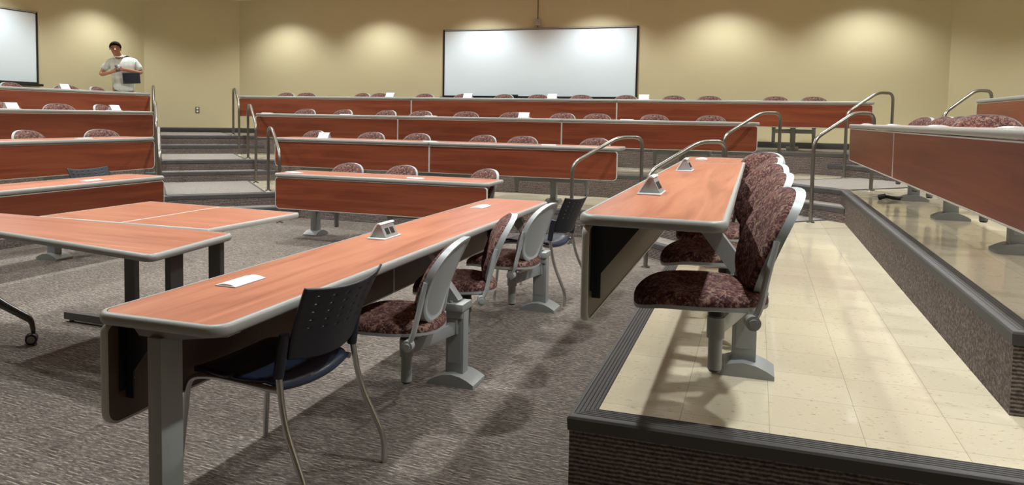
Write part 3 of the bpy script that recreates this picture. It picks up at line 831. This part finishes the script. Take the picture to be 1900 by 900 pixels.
# cable with a plug end lying on the second tier tiles
bm = bmesh.new(); pts = fillet([(1.19, 8.05, .02), (1.24, 8.03, .035), (1.30, 8.05, .02), (1.40, 8.06, .018), (1.47, 8.08, .03), (1.50, 8.12, .09)], .05, 5)
tube(bm, [Vector(p)-Vector((1.3, 8.05, 0)) for p in pts], .017, 10); tube(bm, [(-.13,0,.02), (-.07,-.02,.04)], .026, 10)
o = mk('cable_hose', bm, M_BLACK); o.location = (1.3, 8.05, 2*T); tag(o, 'black flexible cable hose on the tiles by the far pedestal, second right tier', 'cable')

# ------------------------------------------------------------------ the standing person
def skin_mesh(name, nodes, edges, mat_, parent, sub=2, root=0):
    me = bpy.data.meshes.new(name); me.from_pydata([n[0] for n in nodes], edges, [])
    me.materials.append(mat_)
    o = bpy.data.objects.new(name, me); COL.objects.link(o)
    if parent: o.parent = parent
    md = o.modifiers.new('skin', 'SKIN'); md.use_smooth_shade = True
    sv = me.skin_vertices[0].data if len(me.skin_vertices) else None
    if sv is None:
        bm = bmesh.new(); bm.from_mesh(me); bm.verts.layers.skin.verify(); bm.to_mesh(me); bm.free(); sv = me.skin_vertices[0].data
    for i, n in enumerate(nodes):
        r_ = n[1]; sv[i].radius = r_ if isinstance(r_, tuple) else (r_, r_); sv[i].use_root = (i == root)
    s = o.modifiers.new('sub', 'SUBSURF'); s.levels = sub; s.render_levels = sub
    return o
man = thing('person', 'person in a pale short-sleeved shirt bent over a phone behind the top left desk', 'person', (-11.03, 10.60, 3*T), R_(44))
# local: facing -Y, viewer's right = +X
N = []; E_ = []
def nd(p, r, par=None):
    N.append((p, r)); i = len(N)-1
    if par is not None: E_.append((par, i))
    return i
pel = nd((0,0,.90), (.155,.115)); sp = nd((0,.0,1.08), (.160,.12), pel); ch = nd((-.01,-.01,1.27), (.150,.10), sp); nb = nd((-.05,-.05,1.385), (.060,.058), ch)
nk = nd((-.085,-.085,1.43), (.058,.060), nb); jw = nd((-.105,-.125,1.475), (.066,.075), nk); hd = nd((-.115,-.125,1.545), (.082,.098), jw); ht = nd((-.118,-.105,1.600), (.066,.080), hd)
for sx in (-1, 1):
    th = nd((sx*.095,0,.84), .10, pel); kn = nd((sx*.11,-.01,.48), .062, th); ak = nd((sx*.12,.02,.09), .042, kn); to = nd((sx*.13,-.15,.035), (.045,.03), ak)
def arm(sh, el, wr, hand, side):
    a = nd((sh[0]*.92, sh[1], sh[2]-.045), .045, ch); b = nd(((sh[0]+el[0])/2, (sh[1]+el[1])/2, (sh[2]+el[2])/2), .046, a); e = nd(el, .042, b); w0 = nd(wr, .028, e)
    h = nd(hand, (.036,.022), w0); d = (Vector(hand)-Vector(wr)).normalized()
    for k, (off, ln) in enumerate([(.026,.055), (.009,.062), (-.009,.058), (-.026,.045)]):
        base = Vector(hand)+d*.028+Vector((0,-.004,off)); f1 = nd(tuple(base), .0095, h); f2 = nd(tuple(base+d*ln*.55+Vector((0,-.004,0))), .0088, f1)
        nd(tuple(base+d*ln*.8+Vector((0,.022,0))), .0075, f2)
    tb = Vector(hand)-d*.01+Vector((0,-.01,.032)); t1 = nd(tuple(tb), .011, h); nd(tuple(tb+d*.035+Vector((0,-.008,.018))), .0085, t1)
arm((-.235,-.0,1.325), (-.355,-.08,1.06), (-.19,-.27,1.10), (-.125,-.305,1.125), -1)
arm((.205,.0,1.345), (.300,-.04,1.115), (.05,-.25,1.16), (-.015,-.290,1.155), 1)
body = skin_mesh('body', N, E_, M_SKIN, man)
# shirt
S = []; SE = []
def sn(p, r, par=None):
    S.append((p, r)); i = len(S)-1
    if par is not None: SE.append((par, i))
    return i
h0 = sn((.01,.0,.72), (.205,.155)); h1 = sn((.01,0,.90), (.200,.160), h0); h2 = sn((0,-.01,1.08), (.205,.165), h1); h3 = sn((-.01,-.01,1.25), (.205,.15), h2); h4 = sn((-.035,-.030,1.365), (.130,.105), h3); h5 = sn((-.055,-.055,1.395), (.078,.075), h4)
for sh, el in (((-.215,0,1.285), (-.325,-.055,1.135)), ((.195,0,1.30), (.285,-.03,1.155))):
    a = sn(sh, .082, h3); m_ = sn(((sh[0]+el[0])/2, (sh[1]+el[1])/2, (sh[2]+el[2])/2), .076, a); sn(el, .072, m_)
skin_mesh('shirt', S, SE, M_SHIRT, man)
bm = bmesh.new()
ringp = [(-.072+.070*math.cos(2*PI*k/20), -.072+.074*math.sin(2*PI*k/20), 1.412+.022*math.sin(2*PI*k/20)) for k in range(21)]
tube(bm, ringp, .013, 8)
mk('collar', bm, M_SHIRT, man)
skin_mesh('trousers', [((0,0,.86), (.165,.13)), ((0,0,.95), (.16,.125)), ((-.10,0,.80), .115), ((-.115,-.01,.48), .085), ((-.12,.01,.10), .07), ((.10,0,.80), .115), ((.115,-.01,.48), .085), ((.12,.01,.10), .07)],
          [(0,1), (0,2), (2,3), (3,4), (0,5), (5,6), (6,7)], M_TROUS, man)
bm = bmesh.new()
def hair_pt(th, ph):
    return Vector((-.117+.099*math.cos(th)*math.sin(ph), -.100+.113*math.sin(th)*math.sin(ph), 1.570+.098*math.cos(ph)))
rows = []
for j in range(11):
    rows.append([])
    for i in range(28):
        th = 2*PI*i/28; front = max(0, -math.sin(th)); lim = 1.95-.95*front**.8
        rows[-1].append(bm.verts.new(hair_pt(th, lim*(j+.3)/10.3)))
top = bm.verts.new(hair_pt(0, 0))
for i in range(28): bm.faces.new((top, rows[0][i], rows[0][(i+1) % 28]))
for A, B in zip(rows, rows[1:]):
    for i in range(28): bm.faces.new((A[i], B[i], B[(i+1) % 28], A[(i+1) % 28]))
hh_ = mk('hair', bm, M_HAIR, man, angle=80); md = hh_.modifiers.new('s', 'SOLIDIFY'); md.thickness = .01; md.offset = -1
# face details
bm = bmesh.new(); prism(bm, [(-.214, 1.545), (-.243, 1.508), (-.236, 1.496), (-.212, 1.498)], 'x', -.127, -.101); mk('nose', bm, M_SKIN, man)
for sx in (-1, 1):
    bm = bmesh.new(); bmesh.ops.create_uvsphere(bm, u_segments=10, v_segments=8, radius=.022, matrix=Matrix.Translation((-.115+sx*.086,-.115,1.525)) @ Matrix.Diagonal((.4,.7,1.2,1))); mk('ear', bm, M_SKIN, man)
bm = bmesh.new()
for sx in (-1, 1):
    c = Vector((-.114+sx*.034, -.222, 1.540)); tube(bm, [c+Vector((.026*math.cos(a*PI/8), 0, .017*math.sin(a*PI/8))) for a in range(17)], .0022, 6)
    tube(bm, [c+Vector((sx*.026,0,.004)), Vector((-.115+sx*.09,-.11,1.545))], .0022, 6)
tube(bm, [(-.122,-.222,1.54), (-.106,-.222,1.54)], .0022, 6); mk('glasses', bm, M_BLACK, man)
bm = bmesh.new(); box(bm, -.137, -.093, -.212, -.206, 1.474, 1.481, .002); mk('mouth', bm, mat('lips', (.22,.07,.06), .5), man)
# phone and folder, held things
def held(name, bm, m_, label, cat):
    o = mk(name, bm, m_); o.matrix_world = Matrix.Translation((-11.03, 10.60, 3*T)) @ Matrix.Rotation(R_(44), 4, 'Z'); return tag(o, label, cat)
bm = bmesh.new(); box(bm, -.037, .037, -.004, .004, -.072, .072, .003)
bmesh.ops.transform(bm, matrix=Matrix.Translation((-.075,-.315,1.175)) @ Matrix.Rotation(R_(-35), 4, 'X') @ Matrix.Rotation(R_(-12), 4, 'Y'), verts=bm.verts)
held('phone', bm, M_BLACK, 'black phone held in both hands of the standing person', 'phone')
bm = bmesh.new(); box(bm, -.14, .14, -.008, .008, -.095, .095, .002)
bmesh.ops.transform(bm, matrix=Matrix.Translation((.140,-.205,1.01)) @ Matrix.Rotation(R_(-4), 4, 'Y') @ Matrix.Rotation(R_(8), 4, 'X'), verts=bm.verts)
held('folder', bm, M_NAVY, 'dark navy folder tucked under the forearm of the standing person', 'folder')
